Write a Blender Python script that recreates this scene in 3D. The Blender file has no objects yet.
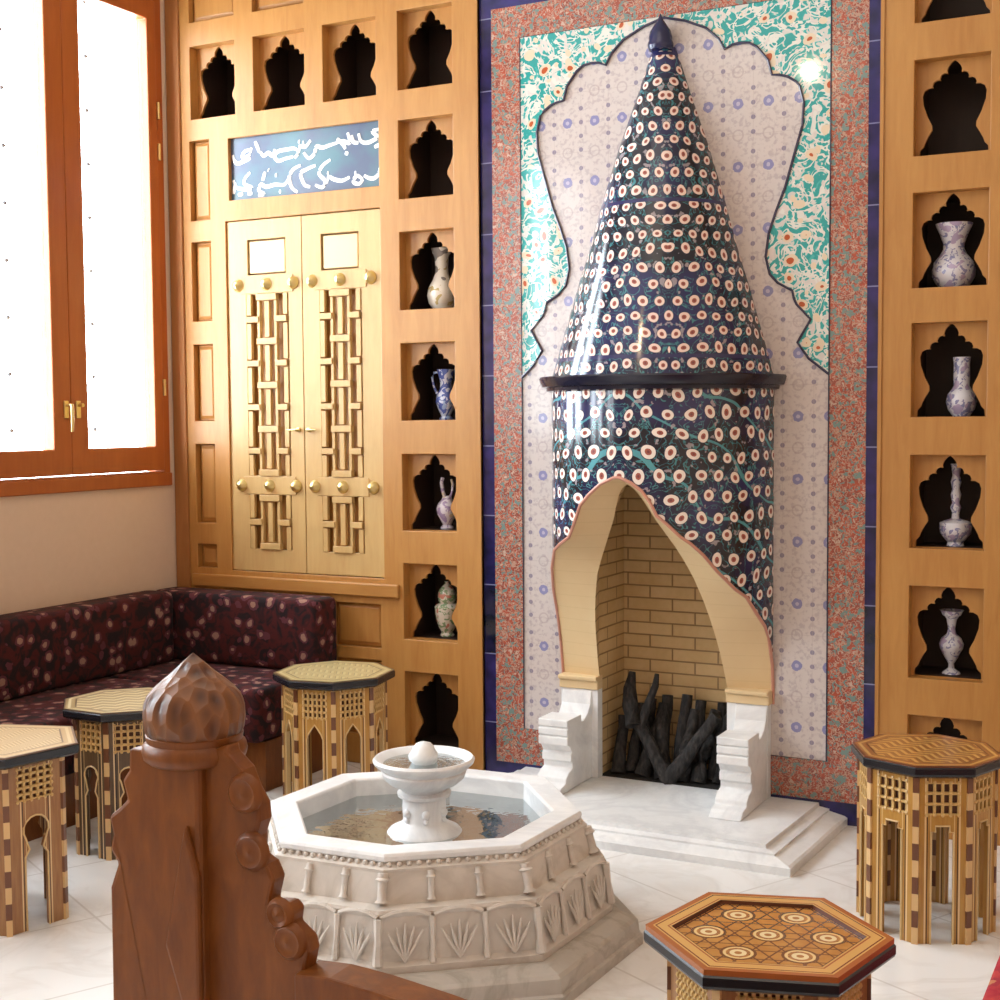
import bpy, bmesh, math, random
from mathutils import Vector, Matrix
from mathutils.geometry import tessellate_polygon
random.seed(7)
PI = math.pi
S, Cc = math.sin, math.cos
scene = bpy.context.scene
COL = scene.collection
R_ = math.radians

# ------------------------------------------------------------------ camera
F = 1372.0; PSI = .4781; PIT = .0602; ROL = .0076
fw = Vector((-S(PSI)*Cc(PIT), Cc(PSI)*Cc(PIT), -S(PIT)))
r0 = Vector((Cc(PSI), S(PSI), 0)); u0 = r0.cross(fw)
up = u0*Cc(ROL) + r0*S(ROL); rt = r0*Cc(ROL) - u0*S(ROL)
CAM = Vector((2.0216, -5.4, 1.63))
cd = bpy.data.cameras.new('camera'); cam = bpy.data.objects.new('camera', cd); COL.objects.link(cam)
cam.matrix_world = Matrix((( rt.x, up.x, -fw.x, CAM.x), (rt.y, up.y, -fw.y, CAM.y), (rt.z, up.z, -fw.z, CAM.z), (0, 0, 0, 1)))
cd.sensor_width = 36; cd.sensor_fit = 'HORIZONTAL'; cd.lens = F/1000*36; cd.clip_start = .05
scene.camera = cam

# ------------------------------------------------------------------ shader expression helper
class X:
    def __init__(s, nt, k): s.nt, s.k = nt, k
    def _m(s, op, *a, clamp=False):
        n = s.nt.nodes.new('ShaderNodeMath'); n.operation = op; n.use_clamp = clamp
        for i, v in enumerate((s,)+a):
            if isinstance(v, X): s.nt.links.new(v.k, n.inputs[i])
            else: n.inputs[i].default_value = v
        return X(s.nt, n.outputs[0])
    def __add__(s, o): return s._m('ADD', o)
    __radd__ = __add__
    def __sub__(s, o): return s._m('SUBTRACT', o)
    def __rsub__(s, o): return (s*-1)+o
    def __mul__(s, o): return s._m('MULTIPLY', o)
    __rmul__ = __mul__
    def __truediv__(s, o): return s._m('DIVIDE', o)
    def sin(s): return s._m('SINE')
    def fr(s): return s._m('FRACT')
    def fl(s): return s._m('FLOOR')
    def ab(s): return s._m('ABSOLUTE')
    def sq(s): return s._m('SQRT')
    def lt(s, o): return s._m('LESS_THAN', o)
    def gt(s, o): return s._m('GREATER_THAN', o)
    def mn(s, o): return s._m('MINIMUM', o)
    def mx(s, o): return s._m('MAXIMUM', o)
    def mod2(s): return (s*.5).fr()*2
    def sm(s, a, b):            # 0 at a, 1 at b
        return ((s-a)*(1/(b-a)))._m('ADD', 0, clamp=True)

class SH:
    def __init__(s, name):
        s.m = bpy.data.materials.new(name); s.m.use_nodes = True
        s.nt = s.m.node_tree; s.bs = s.nt.nodes['Principled BSDF']
        s.tc = s.nt.nodes.new('ShaderNodeTexCoord')
    def sep(s, k):
        n = s.nt.nodes.new('ShaderNodeSeparateXYZ'); s.nt.links.new(k, n.inputs[0])
        return [X(s.nt, n.outputs[i]) for i in range(3)]
    def obj(s): return s.sep(s.tc.outputs['Object'])
    def uv(s): return s.sep(s.tc.outputs['UV'])
    def vec(s, x, y, z=0):
        n = s.nt.nodes.new('ShaderNodeCombineXYZ')
        for i, v in enumerate((x, y, z)):
            if isinstance(v, X): s.nt.links.new(v.k, n.inputs[i])
            else: n.inputs[i].default_value = v
        return n.outputs[0]
    def noise(s, v, sc, det=2, rough=.5, dist=0):
        n = s.nt.nodes.new('ShaderNodeTexNoise'); s.nt.links.new(v, n.inputs['Vector'])
        n.inputs['Scale'].default_value = sc; n.inputs['Detail'].default_value = det
        n.inputs['Roughness'].default_value = rough; n.inputs['Distortion'].default_value = dist
        return X(s.nt, n.outputs[0])
    def vor(s, v, sc, rnd=1, feat='F1'):
        n = s.nt.nodes.new('ShaderNodeTexVoronoi'); s.nt.links.new(v, n.inputs['Vector']); n.feature = feat
        n.inputs['Scale'].default_value = sc; n.inputs['Randomness'].default_value = rnd
        return X(s.nt, n.outputs['Distance']), (X(s.nt, n.outputs['Color']) if feat != 'DISTANCE_TO_EDGE' else None)
    def mix(s, f, a, b):
        n = s.nt.nodes.new('ShaderNodeMix'); n.data_type = 'RGBA'
        if isinstance(f, X): s.nt.links.new(f.k, n.inputs[0])
        else: n.inputs[0].default_value = f
        for v, i in ((a, 6), (b, 7)):
            if isinstance(v, tuple): n.inputs[i].default_value = (*v, 1)
            else: s.nt.links.new(v, n.inputs[i])
        return n.outputs[2]
    def col(s, c):
        if isinstance(c, tuple): s.bs.inputs['Base Color'].default_value = (*c, 1)
        else: s.nt.links.new(c, s.bs.inputs['Base Color'])
        return s
    def set(s, rough=.5, metal=0, spec=.5, coat=0):
        s.bs.inputs['Roughness'].default_value = rough; s.bs.inputs['Metallic'].default_value = metal
        s.bs.inputs['Specular IOR Level'].default_value = spec; s.bs.inputs['Coat Weight'].default_value = coat
        s.bs.inputs['Coat Roughness'].default_value = .08
        return s
    def bump(s, h, st=.3, d=.01):
        n = s.nt.nodes.new('ShaderNodeBump'); n.inputs['Strength'].default_value = st; n.inputs['Distance'].default_value = d
        s.nt.links.new(h.k, n.inputs['Height']); s.nt.links.new(n.outputs[0], s.bs.inputs['Normal']); return s

def plain(name, c, **k):
    return SH(name).col(c).set(**k).m

def wood(name, c1, c2, rough=.38, sc=(9, 9, 1.1), vari=.5):
    s = SH(name); x, y, z = s.obj()
    v = s.vec(x*sc[0], y*sc[1], z*sc[2])
    n1 = s.noise(v, 4, 4, .6, .6); n2 = s.noise(v, 1.1, 2)
    f = (n1*.6+n2*vari).sm(.35, .8)
    s.col(s.mix(f, c1, c2)).set(rough=rough)
    return s.bump(n1, .05).m

M = {}
M['oak'] = wood('oak', (.49, .240, .062), (.375, .155, .033), .42)
M['oak_rail'] = wood('oak_rail', (.49, .240, .062), (.375, .155, .033), .42, (1.1, 9, 9))
M['oak_pale'] = wood('oak_pale', (.60, .40, .165), (.50, .30, .11), .4)
M['oak_recess'] = wood('oak_recess', (.40, .17, .05), (.32, .12, .032), .5)
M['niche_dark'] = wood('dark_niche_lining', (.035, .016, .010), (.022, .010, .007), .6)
M['window_wood'] = wood('red_window_wood', (.42, .115, .022), (.33, .075, .014), .4)
M['maple'] = plain('pale_maple', (.70, .52, .27), rough=.4)
M['brass'] = plain('brass', (.72, .58, .26), rough=.28, metal=.9)
M['ebony'] = plain('ebony', (.012, .012, .016), rough=.25)
M['porc'] = None
M['void'] = plain('soot_black', (.012, .010, .009), rough=.9)

s = SH('carved_walnut'); x, y, z = s.obj(); v = s.vec(x*6, y*6, z*1.6)
n = s.noise(v, 5, 4, .6, .4); s.col(s.mix(n.sm(.3, .75), (.21, .066, .011), (.115, .032, .007))).set(rough=.42, spec=.35); s.bump(n, .06); M['walnut'] = s.m
s = SH('carved_leaf_walnut'); x, y, z = s.obj(); v = s.vec(x, y, z*.45)
d, _ = s.vor(v, 38, .5); n = s.noise(v, 14, 2)
s.col(s.mix(d.sm(.15, .7), (.07, .022, .010), (.22, .085, .028))).set(rough=.4); s.bump(d, 1.0, .012); M['walnut_carved'] = s.m

def marble(name, base, vein, rough=.3, sc=2.2):
    s = SH(name); x, y, z = s.obj(); v = s.vec(x, y, z)
    n = s.noise(v, sc, 5, .6, 1.2); b = (n-.5).ab().sm(.0, .07)
    n2 = s.noise(v, 26, 3, .6)
    c = s.mix(b, vein, base)
    c = s.mix(n2.sm(.35, .7)*.35, c, tuple(q*.82 for q in base))
    return s.col(c).set(rough=rough).m
M['marble'] = marble('white_marble', (.84, .84, .84), (.72, .72, .73))
M['fmarble'] = marble('carved_fountain_marble', (.66, .60, .54), (.56, .50, .44), .5, 3)
M['plinth_marble'] = marble('veined_grey_marble', (.50, .46, .41), (.38, .34, .29), .35, 4)
s = SH('marble_floor_tiles'); x, y, z = s.obj(); a = R_(27)
u_ = x*Cc(a)-y*S(a); v_ = x*S(a)+y*Cc(a)
T = .55
gx = ((u_+.12)/T).fr(); gy = ((v_+.21)/T).fr()
ed = gx.mn(1-gx).mn(gy).mn(1-gy)
cell, cc = s.vor(s.vec(((u_+.12)/T).fl()+.5, ((v_+.21)/T).fl()+.5, .5), 1, 0)
n = s.noise(s.vec(x, y, z), 3, 4, .6, 1.0); n2 = s.noise(s.vec(((u_+.12)/T).fl()*7.3, ((v_+.21)/T).fl()*3.1), 1, 0)
c = s.mix((n-.5).ab().sm(0, .08), (.78, .76, .74), (.86, .85, .84))
c = s.mix(n2.sm(.3, .7)*.25, c, (.72, .69, .66))
c = s.mix(ed.sm(.004, .010), (.66, .63, .60), c)
s.col(c).set(rough=.16); M['floor'] = s.m

s = SH('cream_plaster'); x, y, z = s.obj(); n = s.noise(s.vec(x, y, z), 30, 3)
s.col(s.mix(n, (.66, .49, .36), (.70, .53, .40))).set(rough=.85); M['plaster'] = s.m
M['ceiling'] = plain('ceiling_plaster', (.75, .68, .6), rough=.9)
s = SH('cream_firebrick_lining'); x, y, z = s.obj(); q = ((z)/.055).fr(); e = q.mn(1-q)
n = s.noise(s.vec(x, y, z), 9, 3)
c = s.mix(n, (.74, .56, .32), (.68, .49, .26)); s.col(s.mix(e.sm(0, .05)*.25+.75, (.5, .34, .16), c)).set(rough=.6); M['soffit'] = s.m
s = SH('fireclay_bricks'); x, y, z = s.obj()
u_ = x+y; row = (z/.055).fl(); q = (z/.055).fr(); g = ((u_/.21)+row.mod2()*.5).fr()
e = (q.mn(1-q)*.055).mn(g.mn(1-g)*.21)
n = s.noise(s.vec(u_*5, row*3.3), 1, 1); n2 = s.noise(s.vec(x, y, z), 40, 2)
c = s.mix((n*.7+n2*.3).sm(.3, .7), (.72, .52, .27), (.60, .40, .18))
s.col(s.mix(e.sm(.0015, .005), (.30, .18, .08), c)).set(rough=.75); s.bump(e.sm(.001, .005), .5, .004); M['brick'] = s.m

# wall tiles -------------------------------------------------------
def dist(a, b): return (a*a+b*b).sq()
s = SH('white_tiles_with_blue_florets'); x, y, z = s.obj()
c1, c2 = .125, .25
gu = (x/c1).fr(); gv = (z/c2).fr()
du = (gu-.5)*c1; dv = (gv-.5)*c2
big = dist(du, dv); nz = s.noise(s.vec(x, y, z), 90, 2)
ring = dist(du, (((z/c2)+.5).fr()-.5)*c2)
ex = (((x/c1)+.5).fr()-.5)*c1
sm1 = dist(ex, (gv-.5)*c2).mn(dist(ex, (gv-.27)*c2)).mn(dist(ex, (gv-.73)*c2)).mn(dist(ex, (gv-.04)*c2))
base = s.mix(s.noise(s.vec(x, y, z), 55, 3, .6).sm(.50, .62)*.45, (.60, .53, .50), (.36, .29, .31))
c = s.mix((ring-.021).ab().lt(.0035)*.4, base, (.36, .28, .28))
c = s.mix(sm1.lt(.0095)*.8, c, (.20, .17, .26))
c = s.mix((big+nz*.010).lt(.0265)*.9, c, (.22, .22, .42))
c = s.mix((big+nz*.006).lt(.011)*.7, c, (.55, .5, .6))
jj = (gu.mn(1-gu)*c1).mn(gv.mn(1-gv)*c2)
c = s.mix(jj.lt(.0012)*.4, c, (.42, .34, .32))
s.col(c).set(rough=.12, spec=.5); M['t_white'] = s.m

s = SH('turquoise_tiles_with_scrolling_flowers'); x, y, z = s.obj()
w1 = s.noise(s.vec(x, y, z), 7, 1); w2 = s.noise(s.vec(x+5, y, z), 7, 1)
vv = s.vec(x+w1*.09, y, z+w2*.09)
n = s.noise(s.vec(x, y, z), 11, 2, .5, 2.2); sw = (n-.5).ab()
d, _ = s.vor(vv, 15, .9)
g2 = s.noise(s.vec(x+2, y, z), 24, 1, .5, 1.5)
c = s.mix(g2.sm(.5, .56), (.035, .32, .30), (.08, .43, .40))
c = s.mix(sw.lt(.042), c, (.68, .68, .62))
c = s.mix(g2.gt(.58)*.9, c, (.66, .60, .56))
c = s.mix(d.lt(.34), c, (.70, .58, .42))
c = s.mix(d.lt(.19), c, (.44, .09, .03))
s.col(c).set(rough=.06); M['t_turq'] = s.m

s = SH('red_tiles_with_small_arabesque'); x, y, z = s.obj(); v = s.vec(x, y, z)
n = s.noise(v, 46, 2, .5, 1.3); n2 = s.noise(s.vec(x+3, y, z+1), 56, 2, .5, .8); n3 = s.noise(s.vec(x, y+4, z), 30, 1)
bx_ = (x+.66).ab().mn((x-.685).ab()); rg = (z/.17).fr()-.5
c = s.mix(n3.sm(.42, .58), (.40, .085, .050), (.27, .07, .05))
c = s.mix((n-.5).ab().lt(.045), c, (.44, .26, .19))
c = s.mix(n2.gt(.57), c, (.16, .24, .22))
c = s.mix(n2.lt(.34), c, (.50, .36, .28))
c = s.mix((((z/.135).fr()-.5).ab()*.135).gt(.0665)*.5, c, (.3, .12, .09))
s.col(c).set(rough=.16); M['t_red'] = s.m

s = SH('dark_blue_glazed_tiles'); x, y, z = s.obj(); q = (z/.31+.15).fr(); e = q.mn(1-q)
qx = (x/.2).fr(); tint = s.noise(s.vec((z/.31+.15).fl()*3.7, 1, 0), 1, 0)
n = s.noise(s.vec(x, y, z), 12, 2)
c = s.mix((n*.5+tint*.5).sm(.35, .65), (.006, .009, .026), (.034, .028, .15))
c = s.mix(e.lt(.008), c, (.20, .22, .40))
s.col(c).set(rough=.10); M['t_blue'] = s.m

def flowers(s, u_, v_, sp, rad, jit=.019):
    nj = s.noise(s.vec(u_, v_), 5, 1); nk = s.noise(s.vec(u_+7, v_), 5, 1)
    u2 = u_+(nj-.5)*jit*4; v2 = v_+(nk-.5)*jit*4
    row = (v2/sp).fl(); a = ((u2/sp)+row.mod2()*.5).fr()-.5; b = (v2/sp).fr()-.5
    return dist(a*sp, b*sp)
def hood_mat(name, sp, rad, upper):
    s = SH(name); u_, v_, _ = s.uv(); au = u_.ab()
    d = flowers(s, au, v_, sp, rad)
    n = s.noise(s.vec(au, v_), 16, 2, .5, 1.5); n2 = s.noise(s.vec(au+3, v_), 30, 2); n3 = s.noise(s.vec(au, v_+9), 3.5, 1)
    c = s.mix(n3.sm(.42, .6), (.008, .009, .022), (.022, .024, .10))
    c = s.mix((n-.5).ab().lt(.016)*.8, c, (.06, .26, .28))
    if not upper:
        br = ((v_+au*.62+(n3-.5)*.25)/.23).fr()
        c = s.mix((br-.5).ab().lt(.028), c, (.08, .30, .34))
    c = s.mix(n2.gt(.63)*.7, c, (.42, .36, .38))
    c = s.mix(d.lt(rad*1.12), c, (.02, .02, .05))
    c = s.mix(d.lt(rad), c, (.86, .76, .68) if not upper else (.84, .66, .58))
    c = s.mix(d.lt(rad*.46), c, (.36, .10, .07))
    c = s.mix(d.lt(rad*.2), c, (.20, .05, .05))
    if upper:
        c = s.mix(((v_/.62).fr()-.5).ab().gt(.488), c, (.03, .03, .10))
    s.col(c).set(rough=.13, spec=.6); return s.m
M['hood_up'] = hood_mat('black_tiles_with_ring_blossoms', .064, .0195, True)
M['hood_low'] = hood_mat('navy_tiles_with_blossom_branches', .080, .0230, False)
M['cornice'] = plain('near_black_glaze', (.014, .014, .028), rough=.16)
M['pink_trim'] = plain('terracotta_pink_trim', (.52, .24, .17), rough=.4)
M['finial'] = plain('midnight_blue_glaze', (.02, .022, .07), rough=.1)

# upholstery
def fabric(name, base, base2, mot, mot2):
    s = SH(name); x, y, z = s.obj()
    v = s.vec(x+s.noise(s.vec(x, y, z), 5, 1)*.12, y, z)
    d, _ = s.vor(v, 14, .9); n = s.noise(s.vec(x, y, z), 14, 2, .5, 1.5); g = s.noise(s.vec(x, y, z), 200, 2)
    c = s.mix(n.sm(.42, .58), base, base2)
    nn_ = s.noise(s.vec(x, y, z), 45, 1)
    c = s.mix((d+nn_*.25).lt(.50), c, mot2)
    c = s.mix((d+nn_*.25).lt(.36), c, mot)
    c = s.mix(g.sm(.3, .8)*.3, c, base)
    s.col(c).set(rough=.9, spec=.15); s.bs.inputs['Sheen Weight'].default_value = .03
    return s.bump(g, .2, .003).m
M['fabric'] = fabric('dark_paisley_upholstery', (.020, .012, .014), (.080, .014, .014), (.34, .19, .14), (.12, .035, .045))
M['fabric_red'] = fabric('crimson_woven_upholstery', (.34, .02, .035), (.44, .05, .045), (.52, .22, .10), (.30, .03, .04))

# stools
def inlay_panel(name, a, b, dark):
    s = SH(name); x, y, z = s.obj(); ax = x.ab()
    n = s.noise(s.vec(x*30, y*30, z*3), 3, 3)
    c = s.mix(n.sm(.3, .7), a, b)
    st = ((ax-.052).ab().lt(.0022))
    c = s.mix(st, c, (.72, .52, .28)); c = s.mix((ax-.046).ab().lt(.0016), c, dark)
    c = s.mix((ax-.036).ab().lt(.0012), c, (.66, .46, .22))
    s.col(c).set(rough=.3); return s.m
M['panel_gold'] = inlay_panel('honey_inlaid_wood', (.50, .27, .06), (.40, .19, .04), (.06, .02, .01))
M['panel_brown'] = inlay_panel('brown_inlaid_wood', (.38, .19, .07), (.28, .12, .045), (.05, .02, .01))
M['panel_dark'] = inlay_panel('dark_inlaid_wood', (.13, .075, .035), (.09, .05, .025), (.02, .01, .01))
s = SH('bone_and_walnut_corner_inlay'); x, y, z = s.obj(); q = (z/.105).fr()
c = s.mix(q.lt(.5), (.15, .055, .025), (.66, .42, .19)); s.col(c).set(rough=.3); M['strip'] = s.m
M['lattice'] = plain('honey_turned_lattice', (.60, .38, .14), rough=.35)
M['lattice_back'] = plain('brown_lattice_backing', (.09, .032, .015), rough=.6)

def ngon_d(x, y, n, rot):
    d = None
    for k in range(n):
        a = rot+2*PI*(k+.5)/n
        t = x*Cc(a)+y*S(a)
        d = t if d is None else d.mx(t)
    return d
def top_stripes(name, n, Rr, light, mid, dark, ang, per=.032, radial=False):
    s = SH(name); x, y, z = s.obj(); A = Rr*Cc(PI/n); d = ngon_d(x, y, n, 0)/A
    t = x*Cc(ang)+y*S(ang); p = x*-S(ang)+y*Cc(ang)
    zz = ((p/.09).fr()-.5).ab()*.06
    st = ((t+zz)/per).fr()
    c = s.mix(st.lt(.5), light, mid); c = s.mix((st-.5).ab().lt(.04), c, dark)
    c = s.mix(d.gt(.80), c, mid); c = s.mix((d-.80).ab().lt(.012), c, dark)
    c = s.mix((d-.90).ab().lt(.022), c, light); c = s.mix(d.gt(.965), c, dark)
    s.col(c).set(rough=.28, coat=.2); return s.m
s = SH('marquetry_star_top'); x, y, z = s.obj(); Rr = .27; A = Rr*Cc(PI/6); d = ngon_d(x, y, 6, 0)/A
c = s.mix(s.noise(s.vec(x, y, z), 30, 2).sm(.3, .7), (.50, .235, .055), (.42, .175, .035))
strp = None
for k in range(3):
    a = PI*k/3+PI/6; t = (x*Cc(a)+y*S(a)); q = ((t/.078)+.5).fr()-.5
    w = (q.ab()*.078 - .016).ab(); strp = w if strp is None else strp.mn(w)
c = s.mix(strp.lt(.0022)*.9, c, (.13, .045, .02))
dd = None
for k in range(7):
    cx_, cy_ = (0, 0) if k == 6 else (.128*Cc(PI*k/3+PI/6*0), .128*S(PI*k/3))
    q = dist(x-cx_, y-cy_); dd = q if dd is None else dd.mn(q)
c = s.mix((dd-.036).ab().lt(.003), c, (.16, .06, .02)); c = s.mix((dd-.029).ab().lt(.003), c, (.72, .50, .22))
c = s.mix(dd.lt(.024)*.8, c, (.36, .15, .05)); c = s.mix((dd-.013).ab().lt(.005), c, (.74, .58, .32))
c = s.mix(d.gt(.76), c, (.60, .33, .10)); c = s.mix((d-.765).ab().lt(.010), c, (.10, .03, .015))
c = s.mix((d-.80).ab().lt(.008), c, (.30, .09, .03)); c = s.mix((d-.90).ab().lt(.008), c, (.18, .05, .02)); c = s.mix(d.gt(.925), c, (.36, .11, .03))
s.col(c).set(rough=.25, coat=.3); M['hex_top'] = s.m
M['top_right'] = top_stripes('honey_striped_marquetry', 8, .235, (.60, .34, .10), (.34, .13, .035), (.16, .05, .02), R_(62))
M['top_mid'] = top_stripes('straw_striped_marquetry', 8, .25, (.70, .58, .34), (.40, .28, .12), (.10, .06, .03), R_(25), .05)
M['top_left'] = top_stripes('bone_dotted_marquetry', 6, .26, (.66, .50, .28), (.50, .33, .15), (.16, .08, .04), R_(80), .016)
M['top_back'] = top_stripes('pale_gold_marquetry', 8, .25, (.62, .52, .28), (.50, .38, .16), (.14, .09, .04), R_(10), .03)

# thin glass / water : transparent + glossy
def clear(name, tint, gl, rough=.02):
    m = bpy.data.materials.new(name); m.use_nodes = True; nt = m.node_tree; nt.nodes.clear()
    o = nt.nodes.new('ShaderNodeOutputMaterial'); a = nt.nodes.new('ShaderNodeBsdfTransparent'); b = nt.nodes.new('ShaderNodeBsdfGlossy')
    mx = nt.nodes.new('ShaderNodeMixShader'); fr = nt.nodes.new('ShaderNodeLayerWeight'); fr.inputs[0].default_value = gl
    a.inputs[0].default_value = (*tint, 1); b.inputs['Roughness'].default_value = rough
    nt.links.new(fr.outputs[1], mx.inputs[0]); nt.links.new(a.outputs[0], mx.inputs[1]); nt.links.new(b.outputs[0], mx.inputs[2])
    nt.links.new(mx.outputs[0], o.inputs[0]); return m, nt, b, fr
M['glass'] = clear('window_glass', (.98, .99, .99), .08)[0]
wm, nt, gb, fr = clear('still_water', (.50, .60, .61), .38, .03)
nn = nt.nodes.new('ShaderNodeTexNoise'); nn.inputs['Scale'].default_value = 14; bp = nt.nodes.new('ShaderNodeBump'); bp.inputs['Strength'].default_value = .25; bp.inputs['Distance'].default_value = .01
nt.links.new(nn.outputs[0], bp.inputs['Height']); nt.links.new(bp.outputs[0], gb.inputs['Normal']); nt.links.new(bp.outputs[0], fr.inputs['Normal'])
M['water'] = wm

def porcelain(name, base, pat, pat2, sc=26, th=.54):
    s = SH(name); x, y, z = s.obj(); v = s.vec(x, y, z)
    n = s.noise(v, sc, 2, .5, 1.5); n2 = s.noise(s.vec(x+1, y, z), sc*.8, 1)
    c = s.mix(n.gt(th), base, pat); c = s.mix(n2.gt(.61), c, pat2)
    s.col(c).set(rough=.15); return s.m
s = SH('charred_bark'); x, y, z = s.obj(); n = s.noise(s.vec(x*3, y*3, z), 22, 4)
s.col(s.mix(n.sm(.4, .75), (.010, .009, .009), (.055, .047, .044))).set(rough=.85); s.bump(n, .8, .01); M['log'] = s.m
s = SH('blue_grey_enamel'); x, y, z = s.obj(); n = s.noise(s.vec(x, y, z), 5, 3)
s.bs.inputs['Specular IOR Level'].default_value = .2
s.col(s.mix(n.sm(.4, .62), (.075, .10, .165), (.07, .155, .19))).set(rough=.3); M['plaque'] = s.m
M['ink_white'] = plain('white_lettering', (.86, .84, .80), rough=.4)
M['grille'] = plain('grey_painted_iron', (.034, .034, .036), rough=.5)
M['lampglow'] = None

# ------------------------------------------------------------------ mesh helper
class MB:
    def __init__(s): s.v = []; s.f = []; s.uv = {}
    def add(s, vs, fs):
        o = len(s.v); s.v += [tuple(p) for p in vs]; s.f += [tuple(i+o for i in f) for f in fs]; return o
    def box(s, x0, x1, y0, y1, z0, z1):
        s.add([(x0, y0, z0), (x1, y0, z0), (x1, y1, z0), (x0, y1, z0), (x0, y0, z1), (x1, y0, z1), (x1, y1, z1), (x0, y1, z1)],
              [(0, 3, 2, 1), (4, 5, 6, 7), (0, 1, 5, 4), (1, 2, 6, 5), (2, 3, 7, 6), (3, 0, 4, 7)]); return s
    def prism(s, outer, holes, a, b, fn):
        """2D outline (u,v), extruded between a and b; fn(u,v,w)->xyz"""
        loops = [outer]+list(holes); flat = [p for l in loops for p in l]
        tris = tessellate_polygon([[Vector((p[0], p[1], 0)) for p in l] for l in loops])
        n = len(flat)
        vs = [fn(p[0], p[1], a) for p in flat]+[fn(p[0], p[1], b) for p in flat]
        fs = [tuple(t) for t in tris]+[tuple(i+n for i in reversed(t)) for t in tris]
        k = 0
        for l in loops:
            m = len(l)
            for i in range(m): j = (i+1) % m; fs.append((k+i, k+j, k+j+n, k+i+n))
            k += m
        s.add(vs, fs); return s
    def lathe(s, prof, seg=32, c=(0, 0, 0), a0=0, a1=2*PI, ex=1, ey=1):
        full = abs(a1-a0-2*PI) < 1e-6; m = seg if full else seg+1
        vs = []
        for r, z in prof:
            for i in range(m):
                a = a0+(a1-a0)*i/seg; vs.append((c[0]+r*Cc(a)*ex, c[1]+r*S(a)*ey, c[2]+z))
        fs = []
        for j in range(len(prof)-1):
            for i in range(seg):
                i2 = (i+1) % m if full else i+1
                fs.append((j*m+i, j*m+i2, (j+1)*m+i2, (j+1)*m+i))
        s.add(vs, fs); return s
    def rings(s, rings, close=True):
        m = len(rings[0]); vs = [p for r in rings for p in r]; fs = []
        for j in range(len(rings)-1):
            for i in range(m if close else m-1):
                i2 = (i+1) % m; fs.append((j*m+i, j*m+i2, (j+1)*m+i2, (j+1)*m+i))
        s.add(vs, fs); return s
    def cap(s, ring): s.add(ring, [tuple(range(len(ring)))]); return s
    def tube(s, path, r, seg=8, caps=True):
        path = [Vector(p) for p in path]; rs = r if isinstance(r, (list, tuple)) else [r]*len(path)
        rings = []
        for i, p in enumerate(path):
            d = (path[min(i+1, len(path)-1)]-path[max(i-1, 0)]).normalized()
            a = Vector((0, 0, 1)) if abs(d.z) < .9 else Vector((1, 0, 0))
            u_ = d.cross(a).normalized(); w = d.cross(u_)
            rings.append([tuple(p+(u_*Cc(2*PI*k/seg)+w*S(2*PI*k/seg))*rs[i]) for k in range(seg)])
        s.rings(rings)
        if caps: s.cap(rings[0]); s.cap(rings[-1])
        return s
    def ball(s, c, r, seg=12, n=8, sz=1):
        return s.lathe([(max(r*S(PI*k/n), 1e-5), -r*sz*Cc(PI*k/n)) for k in range(n+1)], seg, c)
    def build(s, name, mat, parent=None, smooth=False, bevel=0, loc=None, rotz=None):
        me = bpy.data.meshes.new(name); me.from_pydata(s.v, [], s.f); me.materials.append(M[mat] if isinstance(mat, str) else mat)
        bm = bmesh.new(); bm.from_mesh(me); bmesh.ops.remove_doubles(bm, verts=bm.verts, dist=1e-6)
        bmesh.ops.recalc_face_normals(bm, faces=bm.faces); bm.to_mesh(me); bm.free()
        if smooth:
            for p in me.polygons: p.use_smooth = True
            me.set_sharp_from_angle(angle=R_(50 if smooth is True else smooth))
        o = bpy.data.objects.new(name, me); COL.objects.link(o)
        if parent: o.parent = parent
        if loc: o.location = loc
        if rotz: o.rotation_euler = (0, 0, rotz)
        if bevel:
            b = o.modifiers.new('bevel', 'BEVEL'); b.width = bevel; b.segments = 2; b.limit_method = 'ANGLE'; b.angle_limit = R_(40)
        return o

def tag(o, label=None, cat=None, group=None, kind=None):
    if label: o['label'] = label
    if cat: o['category'] = cat
    if group: o['group'] = group
    if kind: o['kind'] = kind
    return o
def thing(name, label, cat, loc=(0, 0, 0), rotz=0, group=None):
    o = bpy.data.objects.new(name, None); COL.objects.link(o); o.location = loc; o.rotation_euler = (0, 0, rotz); o.empty_display_size = .1
    return tag(o, label, cat, group)
def struct(name):
    o = bpy.data.objects.new(name, None); COL.objects.link(o); return tag(o, kind='structure')
XZ = lambda u_, v_, w: (u_, w, v_)
YZ = lambda u_, v_, w: (w, u_, v_)
XY = lambda u_, v_, w: (u_, v_, w)
def rect(x0, x1, z0, z1): return [(x0, z0), (x1, z0), (x1, z1), (x0, z1)]

# ------------------------------------------------------------------ room shell
tag(MB().box(-2.9, 3.3, -6.7, .5, -.12, 0).build('floor', 'floor'), kind='structure')
tag(MB().box(-2.9, 3.3, -6.7, .5, 4.15, 4.25).build('ceiling', 'ceiling'), kind='structure')
tag(MB().box(3.2, 3.3, -6.7, .5, 0, 4.15).build('wall_right', 'plaster'), kind='structure')
tag(MB().box(-2.9, 3.3, -6.7, -6.6, 0, 4.15).build('wall_front', 'plaster'), kind='structure')
WX = -2.61; WB, WT = 1.315, 3.72
wins = [(-1.41, -.065), (-3.35, -2.0), (-5.3, -3.95)]  # first is the seen window; the other two are added for daylight
tag(MB().prism(rect(-6.6, .3, 0, 4.15), [rect(a, b, WB, WT) for a, b in wins], WX-.14, WX, YZ).build('wall_left', 'plaster'), kind='structure')
tag(MB().box(-2.9, 3.3, .46, .5, 0, 4.15).build('wall_back', 'plaster'), kind='structure')

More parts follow.
